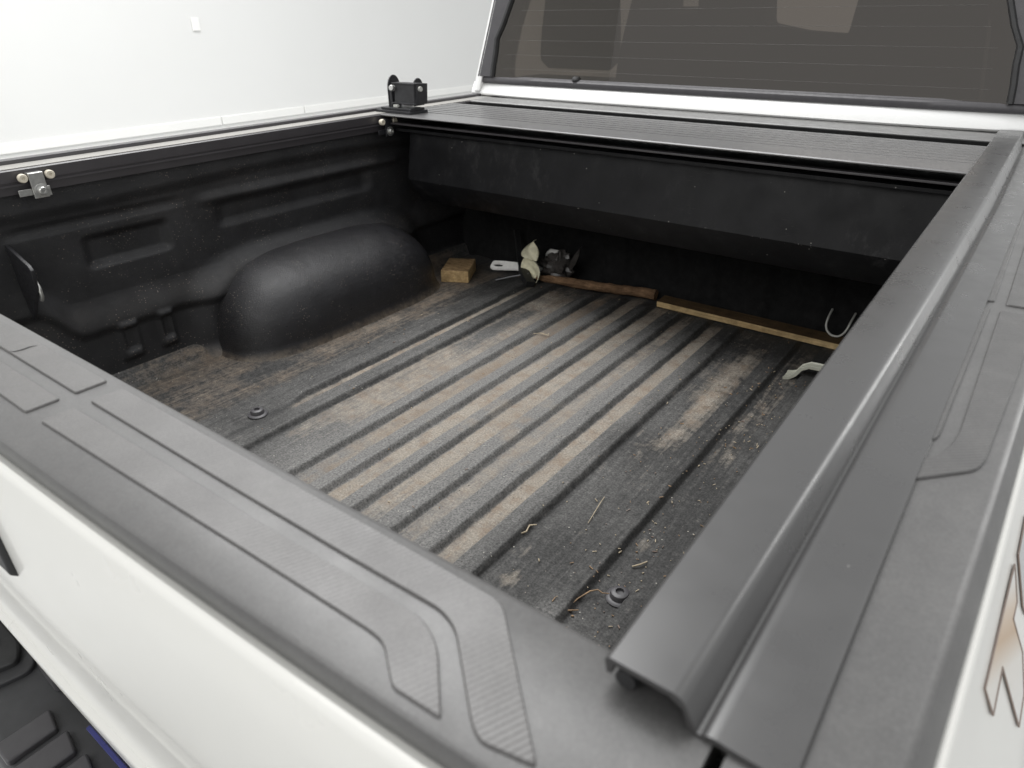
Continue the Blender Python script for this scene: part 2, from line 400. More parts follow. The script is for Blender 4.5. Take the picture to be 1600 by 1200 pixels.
# cargo tie-down loop of pale painted steel, right
mb = MB(); pts = [(.470, 1.300, .003), (.482, 1.304, .004), (.492, 1.308, .010), (.502, 1.312, .026), (.516, 1.315, .034), (.560, 1.316, .036), (.60, 1.316, .036)]
secs = []
for i, p in enumerate(pts):
    d = (Vector(pts[min(i + 1, 6)]) - Vector(pts[max(i - 1, 0)])).normalized(); up = Vector((-d.z, 0, d.x)).normalized()
    w = .012 + .006 * (i == 0 or i == 1); c = Vector(p); sy = Vector((0, w, 0)); u = up * .0035
    secs.append([c - sy - u, c + sy - u, c + sy * 1.05 + u * 1.6, c + sy * .7 + u * .6, c - sy * .7 + u * .6, c - sy * 1.05 + u * 1.6])
mb.loft(secs).build('tie_down_loop', 'cream_paint', fo, smooth=50, bevel=.001)

# ---- left side wall of the bed (moulded liner)
def wall_x(y, z):
    x = -.748 + .010 * smoothstep(.10, .45, z)
    x += .014 * smoothstep(.395, .425, z + .006 * math.sin(y * 5)) * (1 - smoothstep(.455, .47, z))       # upper swell
    x -= .007 * band(z, .366, .384, .007) * band(y, .26, .60, .03)
    x -= .016 * band(z, .278, .338, .010) * band(y, .39, .565, .012)                                   # pocket
    x -= .012 * band(z, .300, .350, .012) * band(y, .70, 1.18, .02)
    x += .010 * band(z, .355, .375, .012) * band(y, .66, 1.3, .03)
    sh = .200 + .07 * smoothstep(.335, .26, y)                                                           # shelf line
    if z < sh + .01:
        x += .017 * smoothstep(sh + .018, sh - .052, z) * smoothstep(.20, .30, y)
        x -= .014 * smoothstep(sh - .052, sh - .078, z)
    for a, b in ((.400, .442), (.490, .525)):                                                            # strap loops in the liner
        x += .012 * band(y, a, b, .006) * band(z, .055, .142, .008)
        x -= .010 * band(y, a + .008, b - .004, .004) * band(z, .075, .128, .006)
    x += .030 * smoothstep(.045, -.01, z) ** 2
    rho = ((abs(y - .962) / .356) ** 4 + (max(z, 0) / .208) ** 4) ** .25
    x += .030 * smoothstep(1.22, .98, rho) ** 1.6
    x += .0016 * nz(y, z, 0, 9)
    return x
ny, nzv = 330, 150
mb = MB().grid(lambda u, v: (wall_x(-.02 + 1.64 * u, -.005 + .485 * v), -.02 + 1.64 * u, -.005 + .485 * v), ny, nzv)
sw = mb.build('side_wall', 'liner_black', T, smooth=70, recalc=False)
dirt = []
for vx, vy, vz in mb.v: dirt.append(.75 * smoothstep(.03, .0, vz) + .04 * band(vz, .33, .44, .03) * max(0, .5 + nz(vy, vz, 2, 6)) + .05 * band(vz, .15, .2, .02))
a = sw.data.attributes.new('dirt', 'FLOAT', 'POINT'); a.data.foreach_set('value', dirt)

# wheel arch, rounded tub
AC, AA, AB, AH = .962, .356, .204, .199
def arch_pt(u, v):
    th = math.pi * u; ph = math.pi / 2 * v          # th: along y, ph: floor -> top at wall
    n1, n2 = 2 / 4.2, 2 / 3.7
    def sp(c, e): return math.copysign(abs(c) ** e, c)
    cy = -sp(math.cos(th), n1); r = sp(math.sin(th), n1)
    x = r * sp(math.cos(ph), n2); z = r * sp(math.sin(ph), n2)
    yy = AC + AA * cy * (1 - .10 * z)
    flare = .010 * max(0, 1 - z / .10) ** 2 * (r > .02)
    xx = -.752 + AB * x + flare * (x if x > .1 else 0)
    zz = (AH + .012 * math.cos((yy - .9) * 3)) * z * (1.04 - .22 * max(0, x) ** 1.5)
    q = .0012 * nz(yy, zz, 0, 11)
    return (xx + q, yy + flare * cy, zz + q - .002)
mb = MB().grid(arch_pt, 130, 60)
ar = mb.build('wheel_arch', 'liner_arch', sw, smooth=80)
dirt = [min(1, .9 * smoothstep(.014, .0, p[2]) + .30 * smoothstep(.17, .21, p[2]) * smoothstep(-.715, -.742, p[0]) + .02) for p in mb.v]
a = ar.data.attributes.new('dirt', 'FLOAT', 'POINT'); a.data.foreach_set('value', dirt)

# triangular striker plate sticking out of the left wall
poly = [(-.752, .25, .357), (-.748, .25, .363), (-.660, .25, .335), (-.652, .25, .326), (-.662, .25, .284), (-.735, .25, .205), (-.752, .25, .205)]
MB().prism(poly, (0, .007, 0)).build('striker_plate', 'dark_metal', sw, bevel=.0015)
MB().tube([(-.672, .258, .300), (-.664, .258, .290), (-.664, .258, .272), (-.672, .258, .262)], .0035).build('striker_wire', 'zinc', sw)

# ---- right side wall (hidden inside) and front bulkhead
MB().box((.748, .80, .225), (.014, 1.62, .47)).build('side_wall', 'liner_black', T)
def bulk(u, v):
    x = -.75 + 1.5 * u; z = -.002 + .46 * v
    c = .012 * smoothstep(-.3, .3, math.cos(x * 2 * math.pi / .145))
    return (x, 1.605 - c + .02 * (1 - smoothstep(0, .03, z)) * -1, z)
bk = MB().grid(bulk, 160, 20).build('bulkhead', 'liner_shaded', T, smooth=60, recalc=False)
# tie hook on the bulkhead
pts = [(.487, 1.588, .078), (.488, 1.566, .062), (.489, 1.556, .040), (.496, 1.552, .022), (.508, 1.550, .012), (.522, 1.550, .013), (.532, 1.552, .024), (.538, 1.556, .042), (.541, 1.566, .064), (.542, 1.588, .080)]
pts = [(a, b - (.014 if 0 < i < len(pts) - 1 else 0), .026 + (c - .012) * .72) for i, (a, b, c) in enumerate(pts)]
sm = []
for i in range(len(pts) - 1):
    for k in range(4):
        t = k / 4; p = [pts[max(0, i - 1)], pts[i], pts[i + 1], pts[min(len(pts) - 1, i + 2)]]
        sm.append(tuple(.5 * (2 * p[1][q] + (p[2][q] - p[0][q]) * t + (2 * p[0][q] - 5 * p[1][q] + 4 * p[2][q] - p[3][q]) * t * t + (3 * p[1][q] - p[0][q] - 3 * p[2][q] + p[3][q]) * t ** 3) for q in range(3)))
MB().tube(sm + [pts[-1]], .0027, 10).build('tie_hook', 'steel_hook', bk, smooth=60)

# ---- tailgate
def bow(x): return -.0905 + .038 * x * x
NS = 44; XT = .7615
def sweep(prof, x0, x1, n=NS):
    return [[(x, p[0] + bow(x) * p[2], p[1]) for p in prof] for x in (x0 + (x1 - x0) * i / n for i in range(n + 1))]
#  profile entries (y offset, z, weight of the bow)
skin = [(-.001, .4735, 1), (-.0035, .4745, 1), (-.0065, .4725, 1), (-.0085, .468, 1), (-.0110, .452, 1), (-.0122, .444, 1), (-.0128, .43, 1), (-.0125, .31, 1), (-.0110, .300, 1), (-.004, .288, 1), (.006, .20, 1), (.0085, .115, 1),
        (.007, .106, 1), (.0015, .103, 1), (.0005, .097, 1), (.004, .085, 1), (.015, .0, 1), (.03, -.03, 1), (-.005, -.03, 0), (-.005, .44, 0), (-.02, .473, 0)]
tg = MB().loft(sweep(skin, -XT, XT)).build('tailgate', 'white_paint', T, smooth=50)
capp = [(.0045, .452, 0), (.0075, .462, 0), (.008, .484, 0), (.0066, .4885, 0), (.003, .490, 0), (.004, .490, 1), (.0012, .489, 1), (.0, .486, 1), (-.0004, .476, 1), (.001, .4738, 1), (.02, .4738, 1), (-.012, .4742, 0), (-.012, .452, 0)]
MB().loft(sweep(capp, -XT, XT)).build('tailgate_cap', 'cap_plastic', tg, smooth=38)
def pad(pts2, r, z0, h, mat, parent, ch=.0007):
    P = rounded([(a, b) for a, b in pts2], r); n = len(P)
    bm_c = []
    area2 = sum(P[i][0] * P[(i + 1) % n][1] - P[(i + 1) % n][0] * P[i][1] for i in range(n))
    sgn = 1 if area2 > 0 else -1
    for i in range(n):
        a = Vector(P[i - 1]); p = Vector(P[i]); b = Vector(P[(i + 1) % n])
        n1 = (p - a).normalized(); n2 = (b - p).normalized()
        nn = Vector((-(n1.y + n2.y), n1.x + n2.x)).normalized() * sgn
        k = max(.5, n1.dot(Vector((nn.y, -nn.x)) * sgn)); bm_c.append(tuple(p + nn * ch / k))
    m_ = MB(); vs = [(x, y, z0) for x, y in P] + [(x, y, z0 + h * .55) for x, y in P] + [(x, y, z0 + h) for x, y in bm_c]
    fs = [(i, (i + 1) % n, (i + 1) % n + n, i + n) for i in range(n)] + [(i + n, (i + 1) % n + n, (i + 1) % n + 2 * n, i + 2 * n) for i in range(n)] + [tuple(range(2 * n, 3 * n))]
    return m_.add(vs, fs).build('grip_pad', mat, parent, smooth=25)
ZC = .4896; PH = .0022
A = [(.284, -.0600), (.284, -.0365), (.40, -.0350), (.51, -.0345), (.626, -.0310), (.643, -.0385), (.669, -.0655), (.642, -.0668), (.622, -.0525), (.612, -.0515), (.52, -.0535), (.40, -.0570)]
B = [(.283, -.0255), (.284, -.0010), (.45, -.0010), (.57, -.0006), (.648, -.0012), (.655, -.0045), (.712, -.0590), (.6875, -.0640), (.680, -.0600), (.643, -.0270), (.630, -.0225), (.56, -.0240), (.45, -.0250)]
Cc = [(.262, -.0370), (.262, -.0610), (-.262, -.0610), (-.262, -.0370)]
D = [(.262, -.0020), (.262, -.0262), (-.262, -.0262), (-.262, -.0020)]
mir = lambda q: [(-a, b) for a, b in q]
for q, r in ((A, [.003, .003, 0, 0, .008, .008, .003, .003, .008, .008, 0, 0]), (B, [.003, .003, 0, 0, .008, .008, .004, .004, .006, .010, .010, 0, 0]), (Cc, .003), (D, .003)):
    pad(q, r, ZC, PH, 'pad_plastic', tg)
    if q in (A, B): pad(mir(q), r, ZC, PH, 'pad_plastic', tg)
# crack across the left pad
MB().tube([(.139, -.0255, .4916), (.144, -.0235, .4918), (.1455, -.0175, .4919), (.1445, -.0115, .4919), (.1465, -.0062, .4917)], [.0003, .0006, .0007, .0006, .0003], 6).build('pad_crack', 'rubber', tg, smooth=60)
# handle bezel on the rear face
hb = [(x, bow(x) - .0118) for x in (-.236, -.12, 0, .12, .236)]
mb = MB(); mb.loft([[(x, y_, .412), (x, y_ - .006, .408), (x, y_ - .006, .352), (x, y_, .346)] for x, y_ in hb]).build('tailgate_handle', 'rubber', tg, bevel=.002)
# latch hardware in the gap at the right end
MB().box((.7655, -.036, .470), (.007, .030, .018)).build('latch', 'zinc', tg, bevel=.0015)

# ---- right bed rail: cap, pads, outer body side with decal
def xo(y): return .8245 + .052 * y - .018 * y * y
ysr = [-.085 + 1.86 * i / 40 for i in range(41)]
side = [(.0, .4735), (.0020, .4738), (.0036, .4722), (.0044, .4690)]
def side_prof(y):
    o = xo(y) + .0082; k = xo(y) - .8245
    P = [(o + a, z) for a, z in side]
    P += [(.868 + .40 * (.36 - z) + k * smoothstep(.36, .46, z), z) for z in (.4365, .425, .41, .38, .35, .30, .25, .22)]
    P += [(.930, .18), (.938, .12), (.94, .0), (.93, -.25), (.90, -.25), (.765, .0), (.765, .40), (.77, .470)]
    return P
bs = MB().loft([[(x, y, z) for x, z in side_prof(y)] for y in ysr]).build('bed_side', 'white_paint', T, smooth=50)
def cap_prof(y, s=1):
    o = xo(y)
    return [(s * x, y, z) for x, z in ((.716, .452), (.714, .486), (.717, .490), (o - .004, .490), (o - .0005, .4893), (o + .0008, .4880), (o + .0074, .4765), (o + .0060, .4738), (.77, .4738), (.77, .452))]
def cap_full(y, s=1):
    P = cap_prof(y, s)
    if y < .011: P = [(s * max(abs(x), .7675), yy, z) for x, yy, z in P]
    return P
ysc = [-.085, -.06, -.03, -.0, .0105, .0115] + [q for q in ysr if q > .02]
MB().loft([cap_full(y) for y in ysc]).build('rail_cap', 'cap_plastic', bs, smooth=38)
for q, r in (([(.770, .222), (.793, .224), (.8235, .2575), (.8265, .274), (.8345, .425), (.8375, .565), (.8110, .565), (.8085, .300), (.8055, .275), (.798, .255), (.770, .250)], [.002, 0, .008, .004, 0, .003, .003, .006, .008, .004, .002]),
             ([(.780, .277), (.796, .279), (.7985, .287), (.8030, .567), (.780, .567)], [.002, .004, .004, .002, .002]),
             ([(.780, .587), (.8045, .588), (.8065, 1.10), (.780, 1.10)], .003), ([(.8140, .585), (.8385, .587), (.846, 1.10), (.818, 1.10)], .003)):
    pad(q, r, ZC, PH, 'pad_plastic_side', bs)
# decal: plane through (.878,.40) and (.905,.12), 1 mm proud of the flank
NF = Vector((1, 0, .40)).normalized()
def decal(pts, name, mat, off): return MB().add([Vector(p) + NF * off for p in pts], [tuple(range(len(pts)))])
P1 = [(0.8761, 0.3929, 0.3398), (0.8855, 0.3777, 0.3162), (0.8834, 0.348, 0.3215), (0.901, 0.3678, 0.2775), (0.9096, 0.346, 0.256), (0.9071, 0.3025, 0.2622), (0.878, 0.275, 0.3351), (0.875, 0.2198, 0.3426), (0.8637, 0.2095, 0.3707)]
P2 = [(0.8827, 0.4977, 0.3232), (0.8794, 0.4201, 0.3316), (0.8942, 0.4036, 0.2944), (0.9004, 0.4144, 0.279), (.915, .47, .2425), (.915, .54, .2425), (.895, .55, .2925)]
def tri(pts, name, mat, off, parent):
    me = decal(pts, name, mat, off); o = me.build(name, mat, parent, smooth=0, recalc=False)
    bm = bmesh.new(); bm.from_mesh(o.data); bmesh.ops.triangulate(bm, faces=bm.faces); bm.to_mesh(o.data); bm.free(); return o
for q, mt in ((P1, 'decal_gold'), (P2, 'decal_grey')):
    o = tri(q, 'decal_letter', mt, .0012, bs)
    m_ = MB(); q3 = [Vector(p) + NF * .0012 for p in q]
    for i in range(len(q3)): m_.tube([q3[i], q3[(i + 1) % len(q3)]], .0008, 6)
    m_.build('decal_outline', 'decal_line', bs, smooth=50)
# left bed side + cap, mirrored
bl = MB().loft([[(-x, y, z) for x, z in side_prof(y)] for y in ysr]).build('bed_side', 'white_paint', T, smooth=50)
MB().loft([cap_prof(y, -1) for y in ysr]).build('rail_cap', 'rail_dark', bl, smooth=38)

# ---- roller shutter side rails
def railprof(y, s):
    k = .012 * min(max(y, 0), 1.0)
    zt = .5065 if s > 0 else .4975
    zb = .4932
    P = [(.7135, zt - .009), (.7125, zt - .002), (.7145, zt), (.7425 + k, zt), (.7450 + k, zt - .0004), (.7470 + k, zt - .0014), (.7486 + k, zt - .0032), (.7538 + k, zb - .0002), (.7548 + k, zb - .0014), (.7562 + k, zb - .0014), (.7578 + k, zb - .0002), (.7600 + k, zb + .0005), (.7630 + k, zb + .0006), (.770 + k, zb + .0001),
         (.7885 + k, zb), (.7915 + k, zb - .0004), (.7925 + k, zb - .0027)]
    P += [(.762 + k, zb - .0027), (.7525 + k, zb - .0026), (.7505 + k, zb + .0005), (.7475 + k, zt - .006), (.7415 + k, zt - .0030), (.7165, zt - .0030), (.7160, zt - .009)]
    return [(s * x, y, z) for x, z in P]
ysq = [-.0105 + 1.79 * i / 30 for i in range(31)]
rr = MB().loft([railprof(y, 1) for y in ysq]).build('shutter_rail', 'rail_coat', T, smooth=32)
MB().tube([(.7215, -.0085, .4955), (.7215, 1.75, .4955)], .0048, 10).build('rail_seal', 'rubber', rr, smooth=60)
MB().box((.7475, .87, .478), (.006, 1.74, .022)).build('rail_channel', 'rail_dark', rr)
def lrail(y):
    P = [(-.835, .4905), (-.835, .4945), (-.806, .5000), (-.800, .5040), (-.770, .5060), (-.7675, .5050), (-.7670, .4975), (-.7145, .4965), (-.712, .4945), (-.7125, .4745), (-.7155, .4735), (-.7155, .4705), (-.7125, .4695), (-.7125, .4665), (-.718, .4655), (-.719, .46), (-.7485, .458), (-.7485, .488), (-.77, .4905)]
    return [(x, y, z) for x, z in P]
lr = MB().loft([lrail(y) for y in ysq]).build('shutter_rail', ['rail_dark'], T, smooth=32)
MB().box((-.7405, .88, .4973), (.046, 1.75, .0022)).build('rail_top_strip', 'strip_sheen', lr, bevel=.0006)
def clamp(y0, x0, z0, mt, nm, parent, s=1.0):
    c = MB(); c.box((x0 + .004, y0, z0 - .014), (.004, .026, .046)); c.box((x0 - .004, y0, z0 + .008), (.016, .026, .003)); c.box((x0 - .002, y0 - .020, z0 - .025), (.003, .030, .012)); c.box((x0 + .004, y0 + .0145, z0 - .026), (.0035, .006, .018))
    o = c.build('clamp_bracket', mt, parent, bevel=.0008)
    MB().lathe((x0 + .006, y0 + .002, z0 - .024), (1, 0, 0), [(.0125, 0), (.0125, .0018), (.0075, .0022), (.0075, .0072), (.0065, .0084), (.0035, .0084), (.003, .006), (.0002, .006)], 18).build('clamp_bolt', 'zinc', parent, smooth=35)
    for dy in (-.0225, .0245):
        MB().lathe((x0 - .003, y0 + dy, z0 + .002), (1, 0, 0), [(.0072, 0), (.0082, .003), (.0082, .009), (.0070, .0112), (.003, .0112), (.0026, .009), (.0002, .009)], 18).build('clamp_roller', 'nylon', parent, smooth=35)
clamp(.327, -.704, .479, 'zinc', 'a', lr)
clamp(1.236, -.700, .476, 'dark_metal', 'b', lr)

# ---- roller shutter: slats and roller box
sl = empty('roller_shutter', (0, 0, 0)); sl.parent = T; sl.location = -T.location
def flat(name, y0, y1, z, th, mat, parent, x0=-.716, x1=.716, bev=.0012): return MB().box(((x0 + x1) / 2, (y0 + y1) / 2, z - th / 2), (x1 - x0, y1 - y0, th)).build(name, mat, parent, bevel=bev)
SZ = .4975
def slat_profile():
    P = [(1.2268, SZ - .0045), (1.2255, SZ - .0022), (1.2275, SZ)]
    y = 1.318
    P.append((y, SZ))
    for k in range(7):
        y0 = 1.318 + k * .0308
        P += [(y0 + .0010, SZ - .0050), (y0 + .0080, SZ - .0050), (y0 + .0090, SZ)]
        P.append((y0 + .0308, SZ) if k < 6 else (1.535, SZ))
    P += [(1.5370, SZ - .002), (1.5370, SZ - .014), (1.26, SZ - .010), (1.25, SZ - .0045)]
    return P
sp = slat_profile()
MB().loft([[(x, y, z) for y, z in sp] for x in (-.716, -.3, .1, .4, .712)]).build('shutter_slat', 'slat_coat', sl, smooth=30)
flat('slat_carrier', 1.243, 1.262, .4745, .005, 'rail_dark', sl, -.70, .705)
flat('inner_beam', 1.262, 1.60, .4575, .008, 'box_black', sl, -.70, .705)
boxp = [(1.2900, .4515), (1.2850, .449), (1.2625, .319), (1.2640, .3155), (1.316, .249), (1.320, .246), (1.58, .246), (1.58, .4515)]
secs = []
for x, ins in ((-.668, .006), (-.661, .0), (-.30, 0), (.1, 0), (.4, 0), (.70, 0)):
    secs.append([(x, y + (ins if y < 1.4 else 0), z + (ins if z < .35 else -ins * .3)) for y, z in boxp])
MB().loft(secs).build('roller_box', 'box_black', sl, smooth=25, bevel=.0015)
flat('box_lip', 1.2845, 1.32, .4545, .0022, 'rail_dark', sl, -.655, .70, .0004)

# latch assembly on the left end of the leading slat
la = MB(); la.box((-.690, 1.286, .5015), (.135, .072, .008)); la.box((-.683, 1.284, .5090), (.115, .058, .006))
lo = la.build('latch_base', 'dark_metal', sl, bevel=.0012)
arc = [(-.722 + .0, 1.268 + .024 - .024 * math.cos(t), .560 + .034 * math.sin(t)) for t in [math.pi * k / 10 for k in range(11)]]
MB().prism([(-.722, 1.268, .510)] + arc + [(-.722, 1.316, .510)], (.004, 0, 0)).build('latch_cheek', 'dark_metal', lo, bevel=.0008)
arc = [(-.655, 1.300 + .020 - .020 * math.cos(t), .560 + .026 * math.sin(t)) for t in [math.pi * k / 10 for k in range(11)]]
MB().prism([(-.655, 1.300, .514)] + arc + [(-.655, 1.340, .514)], (.004, 0, 0)).build('latch_cheek', 'dark_metal', lo, bevel=.0008)
hs = MB(); hs.loft([[(x, 1.270, .522), (x, 1.318, .522), (x + .004, 1.318, .574), (x + .004, 1.276, .577)] for x in (-.700, -.618)]); hs.box((-.659, 1.2685, .5745), (.088, .006, .004)); hs.box((-.659, 1.268, .5235), (.088, .007, .004)); hs.box((-.621, 1.270, .549), (.005, .006, .052))
hs.build('latch_housing', 'dark_metal', lo, bevel=.001)
MB().box((-.712, 1.275, .535), (.010, .012, .050)).build('latch_arm', 'dark_metal', lo, bevel=.002)
MB().lathe((-.703, 1.268, .562), (.3, -1, .1), [(.0085, -.004), (.0085, .004), (.0062, .007), (.0002, .007)], 14).build('latch_bolt', 'zinc', lo, smooth=40)
MB().lathe((-.616, 1.285, .562), (1, 0, 0), [(.0065, 0), (.0065, .008), (.0002, .008)], 10).build('latch_knob', 'steel_hook', lo, smooth=40)
MB().box((-.685, 1.262, .5165), (.016, .010, .007)).build('latch_pin', 'steel_hook', lo, bevel=.001)

# header cap between slats and cab
MB().box((0, 1.6165, .472), (1.56, .008, .0445)).build('slot_shade', 'liner_shaded', T)  # black strip standing in for the shade inside the open slot
MB().loft([[(x, 1.660, .470), (x, 1.6215, .4955), (x, 1.624, .4975), (x, 1.710, .4985), (x, 1.7135, .500), (x, 1.7145, .47)] for x in (-.80, -.3, .3, .80)]).build('front_rail_cap', 'header_coat', T, smooth=35)

# ---- cab
cb = empty('cab', (0, 0, 0)); cb.parent = T; cb.location = -T.location
YW = lambda z: 1.741 + .10 * (z - .56)            # rear face leans slightly forward
def win_half(z): return .726 - .20 * max(0, z - .62) ** 1.15     # half width of the black frame area? see below
cabL = lambda z: .800 - .26 * max(0, z - .52)
# lower white panel: shoulder band
band_p = [(1.760, .40), (1.757, .496), (1.7180, .5015), (1.7150, .5060), (1.7165, .5110), (1.7300, .5360), (1.7340, .5395), (1.80, .5420), (1.80, .40)]
MB().loft([[(x, y + .030 * (abs(x) / .80) ** 6, z) for y, z in band_p] for x in [-.815 + 1.63 * i / 40 for i in range(41)]]).build('cab_panel', 'cab_paint', cb, smooth=50)
# pillars at either side
def pillar(s):
    secs = []
    for i in range(13):
        z = .515 + .60 * i / 12; o = cabL(z); inn = o - .030
        secs.append([(s * x, y, z) for x, y in ((inn, YW(z) - .002), (inn + .010, YW(z) - .004), (o - .006, YW(z) + .004), (o + .012, YW(z) + .020), (o + .026, YW(z) + .05), (o + .036, YW(z) + .10), (o + .038, YW(z) + .13), (o + .02, YW(z) + .13), (inn + .005, YW(z) + .06), (inn, YW(z) + .03))])
    return MB().loft(secs).build('cab_pillar', 'cab_paint', cb, smooth=55)
pillar(-1); pillar(1)
MB().box((0, 2.35, 1.12), (1.36, 1.25, .05)).build('cab_roof', 'cab_paint', cb, bevel=.02, seg=3)
# black frame: bottom moulding, side fillets, rubber bead
botp = [(1.7300, .5400), (1.7275, .5440), (1.7280, .5540), (1.7315, .5585), (1.736, .5595), (1.738, .5625), (1.745, .5625), (1.745, .5400)]
wg = MB().loft([[(x, y + .018 * (abs(x) / .78) ** 6, z) for y, z in botp] for x in [-.786 + 1.572 * i / 40 for i in range(41)]]).build('window_gasket', 'gasket', cb, smooth=35)
def gl_half(z):                                  # visible half width of the glass
    return .711 - .012 * smoothstep(.56, .65, z) - .52 * max(0, z - .655) * smoothstep(.655, .70, z) * .85
for s in (-1, 1):
    secs = []; secr = []
    for i in range(15):
        z = .5596 + .52 * i / 14; g = gl_half(z); o = cabL(z) - .0135 if s < 0 else cabL(z) - .013; y = YW(z)
        secs.append([(s * (g + .013), y - .003, z), (s * (o), y - .004, z), (s * o, y + .012, z), (s * (g + .013), y + .012, z)])
        secr.append([(s * (g - .001), y - .004, z), (s * (g + .003), y - .010, z), (s * (g + .010), y - .010, z), (s * (g + .0135), y - .004, z), (s * (g + .012), y + .012, z), (s * (g - .002), y + .012, z)])
    MB().loft(secs).build('window_fillet', 'gasket', cb, smooth=40)
    MB().loft(secr).build('window_bead', 'rubber', cb, smooth=40)
gv = []; zs = [.552 + .50 * i / 14 for i in range(15)]
mb = MB(); mb.add([(s * (gl_half(z) + .004), YW(z) + o, z) for o in (0, .004) for z in zs for s in (-1, 1)],
    [(2 * i, 2 * i + 1, 2 * i + 3, 2 * i + 2) for i in range(14)] + [(30 + 2 * i + 2, 30 + 2 * i + 3, 30 + 2 * i + 1, 30 + 2 * i) for i in range(14)])
gp = mb.build('window_pane', 'tinted_glass', cb, smooth=0, recalc=False)
zl = .585
while zl < .90:                                  # heater wires
    MB().tube([(-gl_half(zl) + .035, YW(zl) - .0002, zl), (gl_half(zl) - .035, YW(zl) - .0002, zl)], .00032, 5).build('heater_wire', 'wire_line', gp, smooth=0)
    zl += .041
MB().lathe((-.394, 1.7385, .5615), (0, 0, 1), [(.013, 0), (.012, .006), (.007, .010), (.0003, .011)], 16).build('washer_nozzle', 'rubber', gp, smooth=60)
# interior: trim strips, rear bench, headrests, front seats
for s in (-1, 1): MB().loft([[(s * (gl_half(z) + .02), 1.775, z), (s * (gl_half(z) - .040 + .02 * (z - .55)), 1.775, z), (s * (gl_half(z) - .040), 1.80, z), (s * (gl_half(z) + .02), 1.80, z)] for z in (.50, .6, .7, .8, .95, 1.09)]).build('pillar_trim', 'pillar_trim', cb)
MB().box((0, 1.95, .43), (1.50, .20, .24)).build('rear_bench', 'seat_fabric', cb, bevel=.03, seg=3)
def headrest(cx, w, z0, z1, y, mat='seat_fabric', lean=.1):
    secs = []
    for i in range(13):
        t = i / 12; z = z0 + (z1 - z0) * t; k = math.sqrt(max(.02, 1 - (2 * t - 1) ** 8)); ww = w / 2 * (1 - .22 * t ** 2) * (.80 + .20 * k); d = .05 * k
        secs.append([(cx + ww * math.copysign(abs(math.cos(a)) ** .55, math.cos(a)), y + lean * t * .1 + d * math.copysign(abs(math.sin(a)) ** .7, math.sin(a)), z) for a in [2 * math.pi * q / 20 for q in range(20)]])
    return MB().loft(secs).build('headrest', mat, cb, smooth=60)
headrest(-.485, .285, .580, .86, 1.90)
def seat(cx):
    secs = []
    for i in range(9):
        t = i / 8; z = .10 + .66 * t; w = .27 * (1 - .30 * t ** 2)
        secs.append([(cx - w, 2.62 + .1 * t, z), (cx + w, 2.62 + .1 * t, z), (cx + w, 2.76 + .1 * t, z), (cx - w, 2.76 + .1 * t, z)])
    MB().loft(secs).build('seat_back', 'seat_fabric', cb, bevel=.03, seg=3)
    headrest(cx, .26, .80, 1.0, 2.76)
seat(-.42); seat(.40)
sb = [(-.36, .45), (-.338, .639), (-.292, .84), (-.19, .84), (-.183, .736), (-.094, .735), (-.100, .84), (.084, .84), (.102, .712), (.199, .694), (.32, .686), (.334, .84), (.60, .84), (.66, .45)]
MB().prism([(x, 1.90, z) for x, z in rounded(sb, .012, 3)], (0, .10, 0)).build('rear_seat_back', 'seat_fabric', cb, bevel=.01, seg=3)

# ---- rear bumper
bp = MB().box((-.02, -.07, -.20), (1.75, .17, .12)).build('bumper', 'bumper_plastic', T, bevel=.02, seg=3)
fr = rounded([(-.42, -.135), (-.235, -.135), (-.215, -.062), (-.27, -.040), (-.42, -.040)], .02)
MB().prism([(x, y, -.142) for x, y in fr], (0, 0, .010)).build('step_frame', 'bumper_plastic', bp, bevel=.003)
fi = rounded([(-.40, -.120), (-.258, -.120), (-.240, -.072), (-.28, -.055), (-.40, -.055)], .014)
MB().prism([(x, y, -.136) for x, y in fi], (0, 0, .014)).build('step_pad', 'rubber', bp, bevel=.004)
MB().box((-.318, -.090, -.119), (.030, .030, .006)).build('step_plug', 'gasket', bp, bevel=.002)
MB().prism([(-.262, -.030, -.140), (-.205, -.058, -.140), (-.150, -.060, -.140), (-.135, -.040, -.140), (-.21, -.015, -.140)], (0, 0, .028)).build('hinge_cover', 'gasket', bp, bevel=.004)
for x in (-.122, -.066, -.010): MB().prism([(x, -.150, -.142), (x + .042, -.150, -.142), (x + .042, -.086, -.142), (x, -.078, -.142)], (0, 0, .012)).build('step_tread', 'gasket', bp, bevel=.004)
MB().box((.135, -.0585, -.113), (.26, .006, .075), Matrix.Rotation(.25, 3, 'X')).build('number_plate', 'plate_blue', bp, bevel=.001)

# ------------------------------------------------------------------ loose things lying in the bed
def thing(mb, name, mat, label, cat, smooth=40, bevel=0, group=None, seg=2):
    xs_ = [v[0] for v in mb.v]; ys_ = [v[1] for v in mb.v]; zs_ = [v[2] for v in mb.v]
    o = mb.build(name, mat, None, smooth, bevel, origin=((min(xs_) + max(xs_)) / 2, (min(ys_) + max(ys_)) / 2, min(zs_)), seg=seg)
    return tag(o, label, cat, group)
# offcut block
rz = Matrix.Rotation(.50, 3, 'Z')
mb = MB().box((-.592, 1.386, .0195), (.088, .125, .038), rz)
o = thing(mb, 'wood_block', ['block_side', 'block_top'], 'short thick offcut of yellow timber next to the wheel arch', 'wood block', 30, .002)
for p in o.data.polygons:
    if p.normal.z > .9: p.material_index = 1
# plank
mb = MB().box((.345, 1.527, .0145), (.60, .050, .017), Matrix.Rotation(-.008, 3, 'Z') @ Matrix.Rotation(.06, 3, 'X'))
o = thing(mb, 'wooden_plank', ['pine', 'plank_top'], 'long thin pine plank lying against the foot of the bulkhead', 'plank', 30, .0015)
for p in o.data.polygons:
    if p.normal.z > .9: p.material_index = 1
